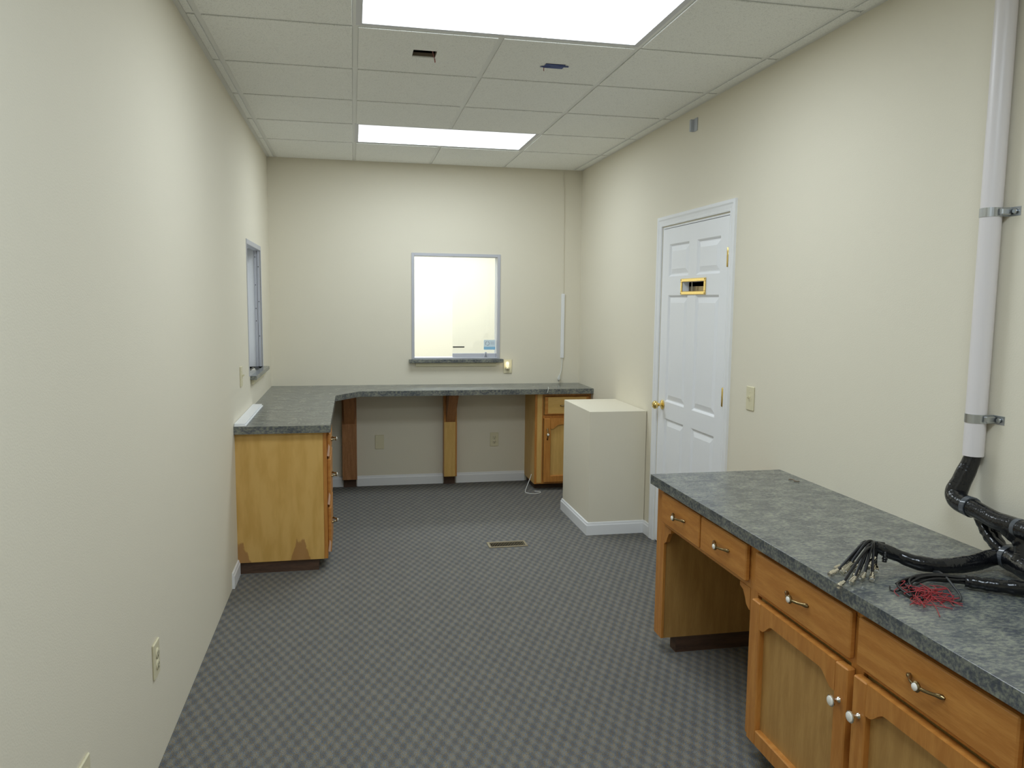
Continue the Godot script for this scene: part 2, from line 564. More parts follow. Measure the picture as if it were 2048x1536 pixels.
func shell() -> void:
	var th := 0.13
	var st := S()
	slab(st, Vector3(-th, -0.12, -0.0), Vector3(W + th, 0, D), 1, [[Vector3(1.503, 0, 1.722), Vector3(1.725, 0, 1.808)]])
	var fl := struct("floor", st, M.carpet)
	st = S()
	slab(st, Vector3(-th, 0, -th), Vector3(W + th, H + 0.25, 0), 2, [[Vector3(1.145, 1.07, 0), Vector3(1.872, 1.94, 0)]])
	struct("wall_back", st, M.wall)
	st = S()
	slab(st, Vector3(-th, 0, 0), Vector3(0, H + 0.25, D), 0, [[Vector3(0, 1.065, 0.60), Vector3(0, 1.925, 1.37)]])
	struct("wall_left", st, M.wall)
	st = S()
	slab(st, Vector3(W, 0, 0), Vector3(W + th, H + 0.25, D), 0, [[Vector3(0, -0.01, 1.835), Vector3(0, 2.035, 2.745)]])
	struct("wall_right", st, M.wall)
	st = S()
	box(st, Vector3(-th, 0, D), Vector3(W + th, H + 0.25, D + th))
	struct("wall_front", st, M.wall)
	# the lobby seen through the pass-through window
	st = S()
	box(st, Vector3(0.3, 0, -2.75), Vector3(3.6, 2.75, -2.65))
	box(st, Vector3(0.2, 0, -2.75), Vector3(0.3, 2.75, -th))
	box(st, Vector3(3.6, 0, -2.75), Vector3(3.7, 2.75, -th))
	box(st, Vector3(W + th, 0, -th), Vector3(3.7, 2.75, -0.03))
	struct("wall_lobby", st, M.wall)
	st = S()
	box(st, Vector3(0.2, -0.12, -2.75), Vector3(3.7, 0, -0.001))
	struct("floor_lobby", st, M.carpet)
	st = S()
	box(st, Vector3(0.2, 2.75, -2.75), Vector3(3.7, 2.87, -0.03))
	struct("ceiling_lobby", st, M.grid)
	ceiling_light(0.9, 2.12, -1.75, -1.14, 2.745, 11.5, "fluorescent ceiling light in the lobby beyond the pass-through window")
	# the closet behind the door
	st = S()
	box(st, Vector3(W + 0.75, 0, 1.5), Vector3(W + 0.85, 2.4, 3.1))
	box(st, Vector3(W + th, 0, 1.4), Vector3(W + 0.85, 2.4, 1.5))
	box(st, Vector3(W + th, 0, 3.1), Vector3(W + 0.85, 2.4, 3.2))
	box(st, Vector3(W + th, 2.4, 1.4), Vector3(W + 0.85, 2.5, 3.2))
	box(st, Vector3(W + th, -0.12, 1.4), Vector3(W + 0.85, 0, 3.2))
	struct("wall_closet", st, M.brown)
	# baseboards
	var base := func(called: String, runs: Array):
		var n := setting(called)
		for r in runs:      # each run: start, end, outward
			var a: Vector3 = r[0]
			var b: Vector3 = r[1]
			var o: Vector3 = r[2]
			var s := S()
			prism(s, PackedVector2Array([Vector2(0, 0), Vector2(0.013, 0), Vector2(0.013, 0.066), Vector2(0.0085, 0.074), Vector2(0.0075, 0.082), Vector2(0.003, 0.087), Vector2(0, 0.087)]),
				func(q, h): return a.lerp(b, h) + o * q.x + Vector3.UP * q.y, 0.0, 1.0)
			obj("board", s, M.white, n)
	base.call("baseboard_back", [[Vector3(0.0, 0, 0), Vector3(0.562, 0, 0), Vector3.BACK], [Vector3(0.674, 0, 0), Vector3(1.396, 0, 0), Vector3.BACK], [Vector3(1.510, 0, 0), Vector3(2.112, 0, 0), Vector3.BACK]])
	base.call("baseboard_left", [[Vector3(0, 0, 2.055), Vector3(0, 0, 2.28), Vector3.RIGHT]])
	base.call("baseboard_right", [[Vector3(W, 0, 1.664), Vector3(W, 0, 1.768), Vector3.LEFT], [Vector3(W, 0, 2.802), Vector3(W, 0, 3.34), Vector3.LEFT]])
	# floor register set into the carpet
	var t := thing("floor_register", "tan metal floor register with dark louvers set in the carpet", "floor vent", Transform3D(Basis(), Vector3(1.614, 0, 1.765)))
	st = S()
	for q in [[-0.127, 0.127, -0.057, -0.043], [-0.127, 0.127, 0.043, 0.057], [-0.127, -0.111, -0.043, 0.043], [0.111, 0.127, -0.043, 0.043]]:
		box(st, Vector3(q[0], 0.0, q[2]), Vector3(q[1], 0.005, q[3]), 0.002)
	obj("frame", st, M.tan_metal, t)
	st = S()
	var lean := Transform3D(Basis(Vector3.BACK, 0.5), Vector3.ZERO)
	var c := [Vector3(-0.0012, -0.008, -0.043), Vector3(0.0012, -0.008, -0.043), Vector3(0.0012, 0.004, -0.043), Vector3(-0.0012, 0.004, -0.043)]
	for k in 4:
		var a: Vector3 = lean * c[k]
		var b: Vector3 = lean * c[(k + 1) % 4]
		quad(st, a, b, b + Vector3(0, 0, 0.086), a + Vector3(0, 0, 0.086))
	st.generate_normals()
	var louver := st.commit()
	for k in 21:
		var o := put("louver", louver, M.tan_metal, t)
		o.position = Vector3(-0.105 + 0.0105 * k, 0, 0)
	st = S()
	box(st, Vector3(-0.111, -0.119, -0.043), Vector3(0.111, -0.112, 0.043))
	box(st, Vector3(-0.111, -0.112, -0.043), Vector3(-0.109, -0.001, 0.043))
	box(st, Vector3(0.109, -0.112, -0.043), Vector3(0.111, -0.001, 0.043))
	box(st, Vector3(-0.109, -0.112, -0.043), Vector3(0.109, -0.001, -0.041))
	box(st, Vector3(-0.109, -0.112, 0.041), Vector3(0.109, -0.001, 0.043))
	obj("duct", st, M.black, t)

func ceiling_grid() -> void:
	var n := setting("ceiling")
	var xs := [0.012]
	var zs := [0.012]
	for k in range(-1, 4):
		xs.append(GX + k * T)
	xs.append(W - 0.012)
	var z := GZ
	while z < D - 0.1:
		zs.append(z)
		z += T
	zs.append(D - 0.012)
	var lights := [1, 5, 9]      # rows whose middle two columns hold a troffer
	var cache := {}
	for r in zs.size() - 1:
		for c in xs.size() - 1:
			if r in lights and (c == 2 or c == 3):
				continue
			var g := 0.0128
			var hx: float = (xs[c + 1] - xs[c]) / 2 - g
			var hz: float = (zs[r + 1] - zs[r]) / 2 - g
			var mid := Vector3((xs[c] + xs[c + 1]) / 2, H, (zs[r] + zs[r + 1]) / 2)
			if r == 4 and (c == 2 or c == 3):      # the two tiles with a box cut-out
				var lo := Vector3(0.931, 0, 2.84) if c == 2 else Vector3(1.553, 0, 2.822)
				var hi := Vector3(1.037, 0, 2.942) if c == 2 else Vector3(1.650, 0, 2.887)
				var s := S()
				slab(s, Vector3(mid.x - hx, H - 0.0055, mid.z - hz), Vector3(mid.x + hx, H + 0.0, mid.z + hz), 1, [[lo, hi]])
				var o := obj("tile", s, M.tile, n)
				s = S()
				var e := 0.0015
				for q in [[lo.x - e, lo.x, lo.z, hi.z], [hi.x, hi.x + e, lo.z, hi.z], [lo.x, hi.x, lo.z - e, lo.z], [lo.x, hi.x, hi.z, hi.z + e]]:
					box(s, Vector3(q[0], H + 0.0002, q[2]), Vector3(q[1], H + 0.016, q[3]))
				obj("cut_edge", s, M.tile_core, o)
				continue
			var key := "%.3f %.3f" % [hx, hz]
			if not cache.has(key):
				var s := S()
				box(s, Vector3(-hx, -0.0055, -hz), Vector3(hx, 0.0, hz), 0.0012)
				box(s, Vector3(-hx - 0.009, 0.0022, -hz - 0.009), Vector3(hx + 0.009, 0.014, hz + 0.009))
				box(s, Vector3(-hx + 0.002, -0.001, -hz + 0.002), Vector3(hx - 0.002, 0.004, hz - 0.002))
				s.generate_normals()
				cache[key] = s.commit()
			put("tile", cache[key], M.tile, n).position = mid
	for k in range(1, xs.size() - 1):
		var cuts := [0.0]
		if k == 3:
			for r in lights:
				cuts.append_array([zs[r], zs[r + 1]])
		cuts.append(D)
		for q in range(0, cuts.size(), 2):
			var s := S()
			box(s, Vector3(xs[k] - 0.012, H, cuts[q]), Vector3(xs[k] + 0.012, H + 0.0015, cuts[q + 1]))
			box(s, Vector3(xs[k] - 0.001, H + 0.0015, cuts[q]), Vector3(xs[k] + 0.001, H + 0.03, cuts[q + 1]))
			obj("main_tee", s, M.grid, n)
	for k in range(1, zs.size() - 1):
		var s := S()
		for c in xs.size() - 1:
			box(s, Vector3(xs[c] + 0.012, H + 0.0003, zs[k] - 0.012), Vector3(xs[c + 1] - 0.012, H + 0.0018, zs[k] + 0.012))
		obj("cross_tee", s, M.grid, n)
	for q in [[Vector3(0, 0, 0), Vector3(0.022, 0, D)], [Vector3(W - 0.022, 0, 0), Vector3(W, 0, D)], [Vector3(0.022, 0, 0), Vector3(W - 0.022, 0, 0.022)], [Vector3(0.022, 0, D - 0.022), Vector3(W - 0.022, 0, D)]]:
		var s := S()
		box(s, q[0] + Vector3(0, H - 0.001, 0), q[1] + Vector3(0, H + 0.0006, 0))
		obj("wall_angle", s, M.grid, n)
	var s := S()
	box(s, Vector3(-0.13, H + 0.25, -0.03), Vector3(W + 0.13, H + 0.35, D + 0.13))
	obj("deck", s, M.black, n)
	# wires and tape left in the cut-outs
	var t := thing("painter_tape", "dark blue tape patch stuck over a ceiling cut-out, wire end hanging", "tape", Transform3D(Basis(), Vector3(1.60, H - 0.007, 2.855)))
	s = S()
	box(s, Vector3(-0.048, -0.0012, -0.031), Vector3(0.046, -0.0002, 0.031))
	obj("strip", s, M.blue_tape, t)
	s = S()
	prism(s, PackedVector2Array([Vector2(0.02, -0.004), Vector2(0.068, 0.004), Vector2(0.066, 0.018), Vector2(0.016, 0.014)]), func(q, h): return Vector3(q.x, h, q.y), -0.0022, -0.0013)
	obj("strip", s, M.blue_tape, t)
	s = S()
	prism(s, PackedVector2Array([Vector2(-0.066, -0.022), Vector2(-0.02, -0.02), Vector2(-0.018, -0.004), Vector2(-0.06, -0.008)]), func(q, h): return Vector3(q.x, h, q.y), -0.0022, -0.0013)
	obj("strip", s, M.blue_tape, t)
	s = S(true)
	tube(s, curve([Vector3(-0.043, -0.001, -0.026), Vector3(-0.044, -0.006, -0.03), Vector3(-0.043, -0.016, -0.031)]), even(0.0022), 6)
	obj("wire_end", s, M.pink, t)
	var wire := S(true)
	tube(wire, curve([Vector3(1.02, H + 0.03, 2.87), Vector3(1.03, H + 0.005, 2.845), Vector3(1.036, H - 0.008, 2.835), Vector3(1.038, H - 0.022, 2.833)]), even(0.0028), 6)
	tag(obj("loose_wire", wire, M.pink), "short pinkish wire hanging from the open ceiling cut-out", "wire")
	s = S()
	box(s, Vector3(0.90, H + 0.05, 2.80), Vector3(1.07, H + 0.13, 2.98), 0.003)
	tag(obj("junction_box", s, M.dark_slot), "dark box seen inside the open ceiling cut-out", "electrical box")

func window_back() -> void:
	var n := setting("window_1")
	var x0 := 1.145
	var x1 := 1.872
	var y0 := 1.07
	var y1 := 1.94
	var f := 0.024
	for q in [[x0 - 0.012, x0 + f - 0.012, y0, y1 + 0.012], [x1 - f + 0.012, x1 + 0.012, y0, y1 + 0.012], [x0 + f - 0.012, x1 - f + 0.012, y1 - f + 0.012, y1 + 0.012], [x0 + f - 0.012, x1 - f + 0.012, y0, y0 + 0.012]]:
		var s := S()
		box(s, Vector3(q[0], q[2], 0.0), Vector3(q[1], q[3], 0.008), 0.0015)
		var a := Vector3(maxf(q[0], x0), q[2], -0.125)
		var b := Vector3(minf(q[1], x1), minf(q[3], y1), 0.0)
		box(s, a, b)
		obj("frame", s, M.aluminium, n)
	# sliding glass leaf on the right with bottom rail, finger pull and latch; fixed leaf behind on the left
	var st := S()
	box(st, Vector3(1.483, y0 + 0.042, -0.053), Vector3(x1 - 0.014, y1 - 0.014, -0.047))
	obj("pane", st, M.glass, n)
	st = S()
	box(st, Vector3(1.483, y0 + 0.012, -0.058), Vector3(x1 - 0.013, y0 + 0.044, -0.042), 0.002)
	var rail := obj("rail", st, M.aluminium, n)
	st = S(true)
	tube(st, curve([Vector3(1.752, y0 + 0.013, -0.032), Vector3(1.762, y0 + 0.04, -0.03), Vector3(1.768, y0 + 0.052, -0.03), Vector3(1.774, y0 + 0.04, -0.03), Vector3(1.784, y0 + 0.013, -0.032)], 5), even(0.006), 8)
	obj("latch", st, M.aluminium, rail)
	st = S()
	box(st, Vector3(1.485, 1.163, -0.046), Vector3(1.585, 1.173, -0.038), 0.002)
	obj("finger_pull", st, M.dark_slot, n)
	st = S()
	box(st, Vector3(x0 - 0.036, y0 - 0.03, -0.13), Vector3(x1 + 0.036, y0, 0.055), 0.003)
	obj("sill", st, M.laminate, n)
	st = S()
	box(st, Vector3(x0 + 0.02, y0 - 0.062, 0.0), Vector3(x1 - 0.018, y0 - 0.03, 0.018), 0.003)
	obj("apron", st, M.ivory, n)
	# card stuck to the glass
	var t := thing("notice_card", "pale blue printed card stuck to the pass-through window glass", "card", Transform3D(Basis(), Vector3(1.803, 1.143, -0.0465)))
	st = S()
	box(st, Vector3(-0.05, 0, 0), Vector3(0.05, 0.086, 0.0008))
	obj("sheet", st, M.paper, t)
	st = S()
	box(st, Vector3(-0.05, 0.004, 0.0008), Vector3(0.05, 0.026, 0.0012))
	obj("band", st, M.paper_blue, t)
	st = S()
	for k in 14:
		if k in [3, 9]:
			continue
		var a := TAU * k / 14
		var b := TAU * (k + 0.8) / 14
		var p := func(ang: float, r: float): return Vector3(-0.019 + cos(ang) * r, 0.055 + sin(ang) * r, 0.0012)
		quad(st, p.call(a, 0.014), p.call(b, 0.014), p.call(b, 0.019), p.call(a, 0.019))
	for k in 2:
		box(st, Vector3(0.008, 0.05 + k * 0.014, 0.0008), Vector3(0.042, 0.053 + k * 0.014, 0.0012))
	obj("print", st, M.paper_ink, t)

func window_left() -> void:
	var n := setting("window_2")
	var z0 := 0.60
	var z1 := 1.37
	var y0 := 1.065
	var y1 := 1.925
	# deep white lining, then a two-channel aluminium track on the room side
	var st := S()
	box(st, Vector3(-0.13, y0, z0), Vector3(-0.046, y1, z0 + 0.006))
	box(st, Vector3(-0.13, y0, z1 - 0.006), Vector3(-0.046, y1, z1))
	box(st, Vector3(-0.13, y1 - 0.006, z0), Vector3(-0.046, y1, z1))
	obj("lining", st, M.white, n)
	st = S()
	box(st, Vector3(-0.138, y0, z0 - 0.02), Vector3(-0.131, y1 + 0.02, z1 + 0.02))
	obj("shutter", st, M.white, n)
	for side in [z0, z1]:
		var s := 1.0 if side == z0 else -1.0
		st = S()
		for x in [-0.045, -0.024]:
			var l := Vector3(x, y0, minf(side, side + s * 0.012))
			box(st, l, Vector3(x + 0.019, y1, maxf(side, side + s * 0.012)), 0.002)
		var tr := obj("track", st, M.aluminium, n)
		if s > 0:
			st = S(true)
			for q in [[-0.036, 1.86], [-0.015, 1.79], [-0.036, 1.66], [-0.015, 1.54], [-0.036, 1.49], [-0.036, 1.40], [-0.015, 1.29]]:
				lathe(st, [[0.0035, 0.0], [0.0035, 0.0015], [0.0, 0.002]], facing(Vector3(q[0], q[1], side + 0.012), Vector3.BACK), 8)
			obj("screw", st, M.dark_slot, tr)
	st = S()
	box(st, Vector3(-0.045, y1 - 0.02, z0 + 0.012), Vector3(0.004, y1 + 0.012, z1 + 0.004), 0.002)
	obj("header", st, M.aluminium, n)
	st = S()
	box(st, Vector3(-0.001, y0, z0 - 0.006), Vector3(0.004, y1 + 0.012, z0 + 0.006), 0.001)
	box(st, Vector3(-0.001, y0, z1 - 0.006), Vector3(0.004, y1 + 0.012, z1 + 0.006), 0.001)
	obj("frame", st, M.aluminium, n)
	st = S()
	box(st, Vector3(-0.13, y0 - 0.026, z0 - 0.05), Vector3(0.042, y0, z1 - 0.04), 0.003)
	obj("sill", st, M.laminate, n)
	st = S()
	box(st, Vector3(0.0, y0 - 0.06, z0 - 0.03), Vector3(0.018, y0 - 0.026, z1 - 0.08), 0.003)
	obj("apron", st, M.ivory, n)

func door() -> void:
	var n := setting("door_1")
	var z0 := 1.845
	var z1 := 2.735
	var y0 := 0.012
	var y1 := 2.022
	var at := func(z: float, y: float, d: float) -> Vector3: return Vector3(W + d, y, z)
	var panels := []
	for c in [[1.945, 2.235], [2.345, 2.64]]:
		for r in [[1.725, 1.925], [0.94, 1.61], [0.21, 0.835]]:
			panels.append(Rect2(c[0], r[0], c[1] - c[0], r[1] - r[0]))
	var slot := Rect2(2.162, 1.632, 0.298, 0.055)
	var st := S()
	var us := [z0, z1]
	var vs := [y0, y1]
	for p in panels + [slot]:
		us.append_array([p.position.x, p.end.x]); vs.append_array([p.position.y, p.end.y])
	us.sort(); vs.sort()
	for a in us.size() - 1:
		for b in vs.size() - 1:
			var m := Vector2((us[a] + us[a + 1]) / 2, (vs[b] + vs[b + 1]) / 2)
			if slot.has_point(m):
				continue
			quad(st, at.call(us[a], vs[b], 0.04), at.call(us[a + 1], vs[b], 0.04), at.call(us[a + 1], vs[b + 1], 0.04), at.call(us[a], vs[b + 1], 0.04))
			if panels.any(func(p): return p.has_point(m)):
				continue
			quad(st, at.call(us[a], vs[b], 0.0), at.call(us[a], vs[b + 1], 0.0), at.call(us[a + 1], vs[b + 1], 0.0), at.call(us[a + 1], vs[b], 0.0))
	var rim := func(r: Rect2, d0: float, d1: float):
		var q := [r.position, Vector2(r.end.x, r.position.y), r.end, Vector2(r.position.x, r.end.y)]
		for k in 4:
			var a: Vector2 = q[k]
			var b: Vector2 = q[(k + 1) % 4]
			quad(st, at.call(a.x, a.y, d0), at.call(b.x, b.y, d0), at.call(b.x, b.y, d1), at.call(a.x, a.y, d1))
	rim.call(Rect2(z0, y0, z1 - z0, y1 - y0), 0.0, 0.04)
	rim.call(slot, 0.0, 0.04)
	for r in panels:      # sticking, sunk groove, bevel up to the raised field
		var steps := [[0.0, 0.0], [0.006, 0.004], [0.012, 0.010], [0.018, 0.010], [0.046, 0.002]]
		for k in steps.size():
			var r0: Rect2 = r.grow(-steps[k][0])
			var d0: float = steps[k][1]
			var q0 := [r0.position, Vector2(r0.end.x, r0.position.y), r0.end, Vector2(r0.position.x, r0.end.y)]
			if k == steps.size() - 1:
				quad(st, at.call(q0[0].x, q0[0].y, d0), at.call(q0[3].x, q0[3].y, d0), at.call(q0[2].x, q0[2].y, d0), at.call(q0[1].x, q0[1].y, d0))
				continue
			var r1: Rect2 = r.grow(-steps[k + 1][0])
			var d1: float = steps[k + 1][1]
			var q1 := [r1.position, Vector2(r1.end.x, r1.position.y), r1.end, Vector2(r1.position.x, r1.end.y)]
			for s in 4:
				var s2 := (s + 1) % 4
				quad(st, at.call(q0[s].x, q0[s].y, d0), at.call(q1[s].x, q1[s].y, d1), at.call(q1[s2].x, q1[s2].y, d1), at.call(q0[s2].x, q0[s2].y, d0))
	obj("slab", st, M.door, n)
	# jambs with stop
	for q in [[Vector3(W + 0.001, 0, 1.835), Vector3(W + 0.13, 2.035, 1.8425)], [Vector3(W + 0.001, 0, 2.7375), Vector3(W + 0.13, 2.035, 2.745)], [Vector3(W + 0.001, 2.026, 1.8425), Vector3(W + 0.13, 2.035, 2.7375)]]:
		st = S()
		box(st, q[0], q[1])
		obj("jamb", st, M.white, n)
	# moulded casing: stepped profile run up, across and down
	var prof := PackedVector2Array([Vector2(0, 0), Vector2(0, 0.009), Vector2(0.008, 0.011), Vector2(0.012, 0.009), Vector2(0.034, 0.012), Vector2(0.042, 0.016), Vector2(0.058, 0.016), Vector2(0.060, 0.013), Vector2(0.060, 0)])
	for leg in [[1.829, -1.0], [2.751, 1.0]]:
		st = S()
		prism(st, prof, func(q, h): return Vector3(W - q.y, (2.041 + q.x) * h, leg[0] + leg[1] * q.x), 0.0, 1.0)
		obj("casing", st, M.white, n)
	st = S()
	prism(st, prof, func(q, h): return Vector3(W - q.y, 2.041 + q.x, lerpf(1.829 - q.x, 2.751 + q.x, h)), 0.0, 1.0)
	obj("casing", st, M.white, n)
	# brass mail slot
	st = S()
	var o := Rect2(2.142, 1.612, 0.338, 0.095)
	for q in [[o.position.x, o.end.x, o.position.y, slot.position.y], [o.position.x, o.end.x, slot.end.y, o.end.y], [o.position.x, slot.position.x, slot.position.y, slot.end.y], [slot.end.x, o.end.x, slot.position.y, slot.end.y]]:
		box(st, Vector3(W - 0.007, q[2], q[0]), Vector3(W - 0.0002, q[3], q[1]), 0.0025)
	var ms := obj("mail_slot", st, M.brass, n)
	ms.set_meta("label", "polished brass mail slot frame")
	st = S(true)
	for q in [[2.150, 1.62], [2.472, 1.62], [2.150, 1.699], [2.472, 1.699]]:
		lathe(st, [[0.004, 0.0], [0.0035, 0.0015], [0.0, 0.002]], facing(Vector3(W - 0.007, q[1], q[0]), Vector3.LEFT), 10)
	obj("screw", st, M.antique, ms)
	st = S()
	box(st, Vector3(W + 0.041, 1.625, 2.155), Vector3(W + 0.044, 1.662, 2.467), 0.001)
	obj("flap", st, M.antique, ms)
	st = S(true)
	tube(st, PackedVector3Array([Vector3(W + 0.022, 1.633, 2.246), Vector3(W + 0.020, 1.686, 2.25)]), even(0.0025), 8)
	obj("flap_spring", st, M.nickel, ms)
	# knob and hinges
	st = S(true)
	lathe(st, [[0.0, 0.0], [0.031, 0.001], [0.030, 0.006], [0.022, 0.010], [0.011, 0.013], [0.0095, 0.030], [0.012, 0.034], [0.022, 0.039], [0.0265, 0.048], [0.0255, 0.058], [0.018, 0.066], [0.0, 0.068]], facing(Vector3(W, 0.915, 1.912), Vector3.LEFT), 28)
	obj("knob", st, M.brass, n)
	for y in [1.805, 1.065, 0.28]:
		st = S(true)
		lathe(st, [[0.0, -0.052], [0.005, -0.051], [0.0068, -0.047], [0.0068, 0.047], [0.005, 0.051], [0.0, 0.052]], Transform3D(Basis(Vector3.RIGHT, -PI / 2), Vector3(W - 0.006, y, 2.7405)), 12)
		var hg := obj("hinge", st, M.brass, n)
		st = S()
		box(st, Vector3(W - 0.0016, y - 0.046, 2.717), Vector3(W - 0.0001, y + 0.046, 2.7365))
		obj("leaf", st, M.brass, hg)

func boxed_chase() -> void:
	var t := thing("boxed_chase", "waist-high cream painted boxed-in chase with white baseboard beside the door", "boxed chase", Transform3D(Basis(), Vector3(2.19, 0, 1.0)))
	var st := S()
	box(st, Vector3(0, 0, 0), Vector3(W - 2.193, 0.838, 0.65), 0.002)
	obj("body", st, M.wall, t)
	var prof := PackedVector2Array([Vector2(0, 0), Vector2(0.013, 0), Vector2(0.013, 0.066), Vector2(0.0085, 0.074), Vector2(0.0075, 0.082), Vector2(0.003, 0.087), Vector2(0, 0.087)])
	st = S()
	prism(st, prof, func(q, h): return Vector3(-q.x, q.y, lerpf(-q.x, 0.65 + q.x, h)), 0.0, 1.0)
	obj("baseboard", st, M.white, t)
	st = S()
	prism(st, prof, func(q, h): return Vector3(lerpf(-q.x, W - 2.193, h), q.y, 0.65 + q.x), 0.0, 1.0)
	obj("baseboard", st, M.white, t)
	st = S()
	prism(st, prof, func(q, h): return Vector3(lerpf(-q.x, W - 2.193, h), q.y, -q.x), 0.0, 1.0)
	obj("baseboard", st, M.white, t)

func back_counter() -> void:
	var st := S()
	var poly := PackedVector2Array([Vector2(0, 0), Vector2(W, 0), Vector2(W, 0.45), Vector2(0.70, 0.45), Vector2(0.522, 0.70), Vector2(0.522, 2.09), Vector2(0, 2.09)])
	prism(st, poly, func(q, h): return Vector3(q.x, h, q.y), HC - 0.042, HC)
	tag(obj("countertop", st, M.laminate), "L-shaped grey slate laminate countertop running along two walls", "countertop")
	# drawer cabinet under the free end (faces +x)
	var tf := Transform3D(Basis(Vector3.FORWARD, Vector3.UP, Vector3.RIGHT), Vector3(0, 0, 2.055))
	var t := thing("drawer_cabinet", "drawer cabinet with water-stained plywood end panel under the L-shaped counter", "cabinet", tf)
	var y0 := 0.067
	var y1 := HC - 0.042
	st = S()
	box(st, Vector3(0.012, y0, 0.0), Vector3(0.46, y1, 0.478))
	obj("carcass", st, M.ply_v, t)
	# end panel with its own picture of the stains (uv mapped)
	st = S()
	st.set_uv(Vector2(0, 1)); st.add_vertex(Vector3(0, y0, 0))
	st.set_uv(Vector2(0, 0)); st.add_vertex(Vector3(0, y1, 0))
	st.set_uv(Vector2(1, 0)); st.add_vertex(Vector3(0, y1, 0.478))
	st.set_uv(Vector2(0, 1)); st.add_vertex(Vector3(0, y0, 0))
	st.set_uv(Vector2(1, 0)); st.add_vertex(Vector3(0, y1, 0.478))
	st.set_uv(Vector2(1, 1)); st.add_vertex(Vector3(0, y0, 0.478))
	st.set_uv(Vector2(0.5, 1))
	for q in [[Vector3(0, y0, 0), Vector3(0.0118, y0, 0), Vector3(0.0118, y0, 0.478), Vector3(0, y0, 0.478)], [Vector3(0, y1, 0), Vector3(0, y1, 0.478), Vector3(0.0118, y1, 0.478), Vector3(0.0118, y1, 0)], [Vector3(0, y0, 0.478), Vector3(0.0118, y0, 0.478), Vector3(0.0118, y1, 0.478), Vector3(0, y1, 0.478)]]:
		quad(st, q[0], q[1], q[2], q[3])
	obj("end_panel", st, stained_ply(), t)
	st = S()
	for q in [[0.0, 0.045, y0, y1], [0.415, 0.46, y0, y1], [0.045, 0.415, y1 - 0.03, y1], [0.045, 0.415, y0, y0 + 0.03]]:
		box(st, Vector3(q[0], q[2], 0.4785), Vector3(q[1], q[3], 0.4985), 0.0015)
	obj("face_frame", st, M.oak_v, t)
	for r in [[0.66, 0.795], [0.375, 0.645], [0.095, 0.36]]:
		var d := drawer(0.03, 0.43, r[0], r[1], 0.499, M.oak_h, t)
		st = S()
		prism(st, PackedVector2Array([Vector2(0.499, r[0] + 0.005), Vector2(0.512, r[0] + 0.002), Vector2(0.516, r[0] + 0.06), Vector2(0.508, r[0] + 0.075)]), func(q, h): return Vector3(h, q.y, q.x), 0.0285, 0.0299)
		obj("bare_edge", st, M.raw, d)
	st = S()
	box(st, Vector3(0.01, 0, 0.0), Vector3(0.45, y0, 0.445))
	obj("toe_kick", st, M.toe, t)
	# support posts with sloping brackets (face +z)
	for k in 2:
		var x: float = [0.556, 1.396][k]
		var w: float = [0.118, 0.108][k]
		t = thing("support_post", ["brown wooden support post under the corner of the L-shaped counter", "wooden support post with pale plywood face under the middle of the back counter"][k], "post", Transform3D(Basis(), Vector3(x, 0, 0)))
		st = S()
		box(st, Vector3(0.0, 0.078, 0.0135), Vector3(0.016, HC - 0.0425, 0.096), 0.001)
		box(st, Vector3(w - 0.016, 0.078, 0.0135), Vector3(w, HC - 0.0425, 0.096), 0.001)
		obj("side_board", st, M.brown if k == 0 else M.oak_v, t)
		st = S()
		box(st, Vector3(0.0, 0.078, 0.0965), Vector3(w - (0.012 if k == 1 else 0.0), 0.545, 0.104), 0.001)
		obj("face_panel", st, M.brown if k == 0 else M.ply_v, t)
		if k == 1:
			st = S()
			box(st, Vector3(w - 0.0115, 0.078, 0.0965), Vector3(w, 0.545, 0.104), 0.001)
			obj("edge_strip", st, M.oak_v, t)
		st = S()
		prism(st, PackedVector2Array([Vector2(0.0135, 0.5455), Vector2(0.104, 0.5455), Vector2(0.33, 0.79), Vector2(0.33, HC - 0.0425), Vector2(0.0135, HC - 0.0425)]), func(q, h): return Vector3(h, q.y, q.x), 0.0165, w - 0.0165)
		obj("bracket", st, M.brown, t)
		st = S()
		box(st, Vector3(0.008, 0, 0.0135), Vector3(w - 0.006, 0.0775, 0.03))
		obj("toe_kick", st, M.toe, t)
	# back base cabinet beside the right wall (faces +z)
	t = thing("base_cabinet", "oak base cabinet with plywood drawer front under the back counter's far end", "cabinet", Transform3D(Basis(), Vector3(2.114, 0, 0)))
	y0 = 0.052
	var cw := W - 2.114
	st = S()
	box(st, Vector3(0, y0, 0), Vector3(cw, y1, 0.36))
	obj("carcass", st, M.ply_v, t)
	st = S()
	for q in [[0.0, 0.07, y0, y1], [cw - 0.05, cw, y0, y1], [0.07, cw - 0.05, y1 - 0.025, y1], [0.07, cw - 0.05, y0, y0 + 0.03], [0.07, cw - 0.05, 0.6, 0.63]]:
		box(st, Vector3(q[0], q[2], 0.3605), Vector3(q[1], q[3], 0.3795), 0.0015)
	obj("face_frame", st, M.oak_v, t)
	st = S()
	box(st, Vector3(0.018, y0 + 0.01, 0.3797), Vector3(0.060, y1 - 0.004, 0.3835), 0.001)
	obj("filler_strip", st, M.ply_v, t)
	var dr := drawer(0.078, cw - 0.02, 0.635, 0.785, 0.38, M.oak_h, t, false)
	st = S()
	box(st, Vector3(0.104, 0.645, 0.3985), Vector3(cw - 0.045, 0.78, 0.4005), 0.001)
	obj("drawer_face", st, M.ply_h, dr)
	pull(Vector3((0.078 + cw - 0.02) / 2, 0.71, 0.4005), dr)
	var dd := arched_door(0.074, cw - 0.02, 0.07, 0.606, 0.38, t, M.oak_v, M.ply_v)
	pull(Vector3(0.1, 0.475, 0.407), dd, 0.05, true)
	st = S()
	box(st, Vector3(0.02, 0, 0.0), Vector3(cw, y0, 0.30))
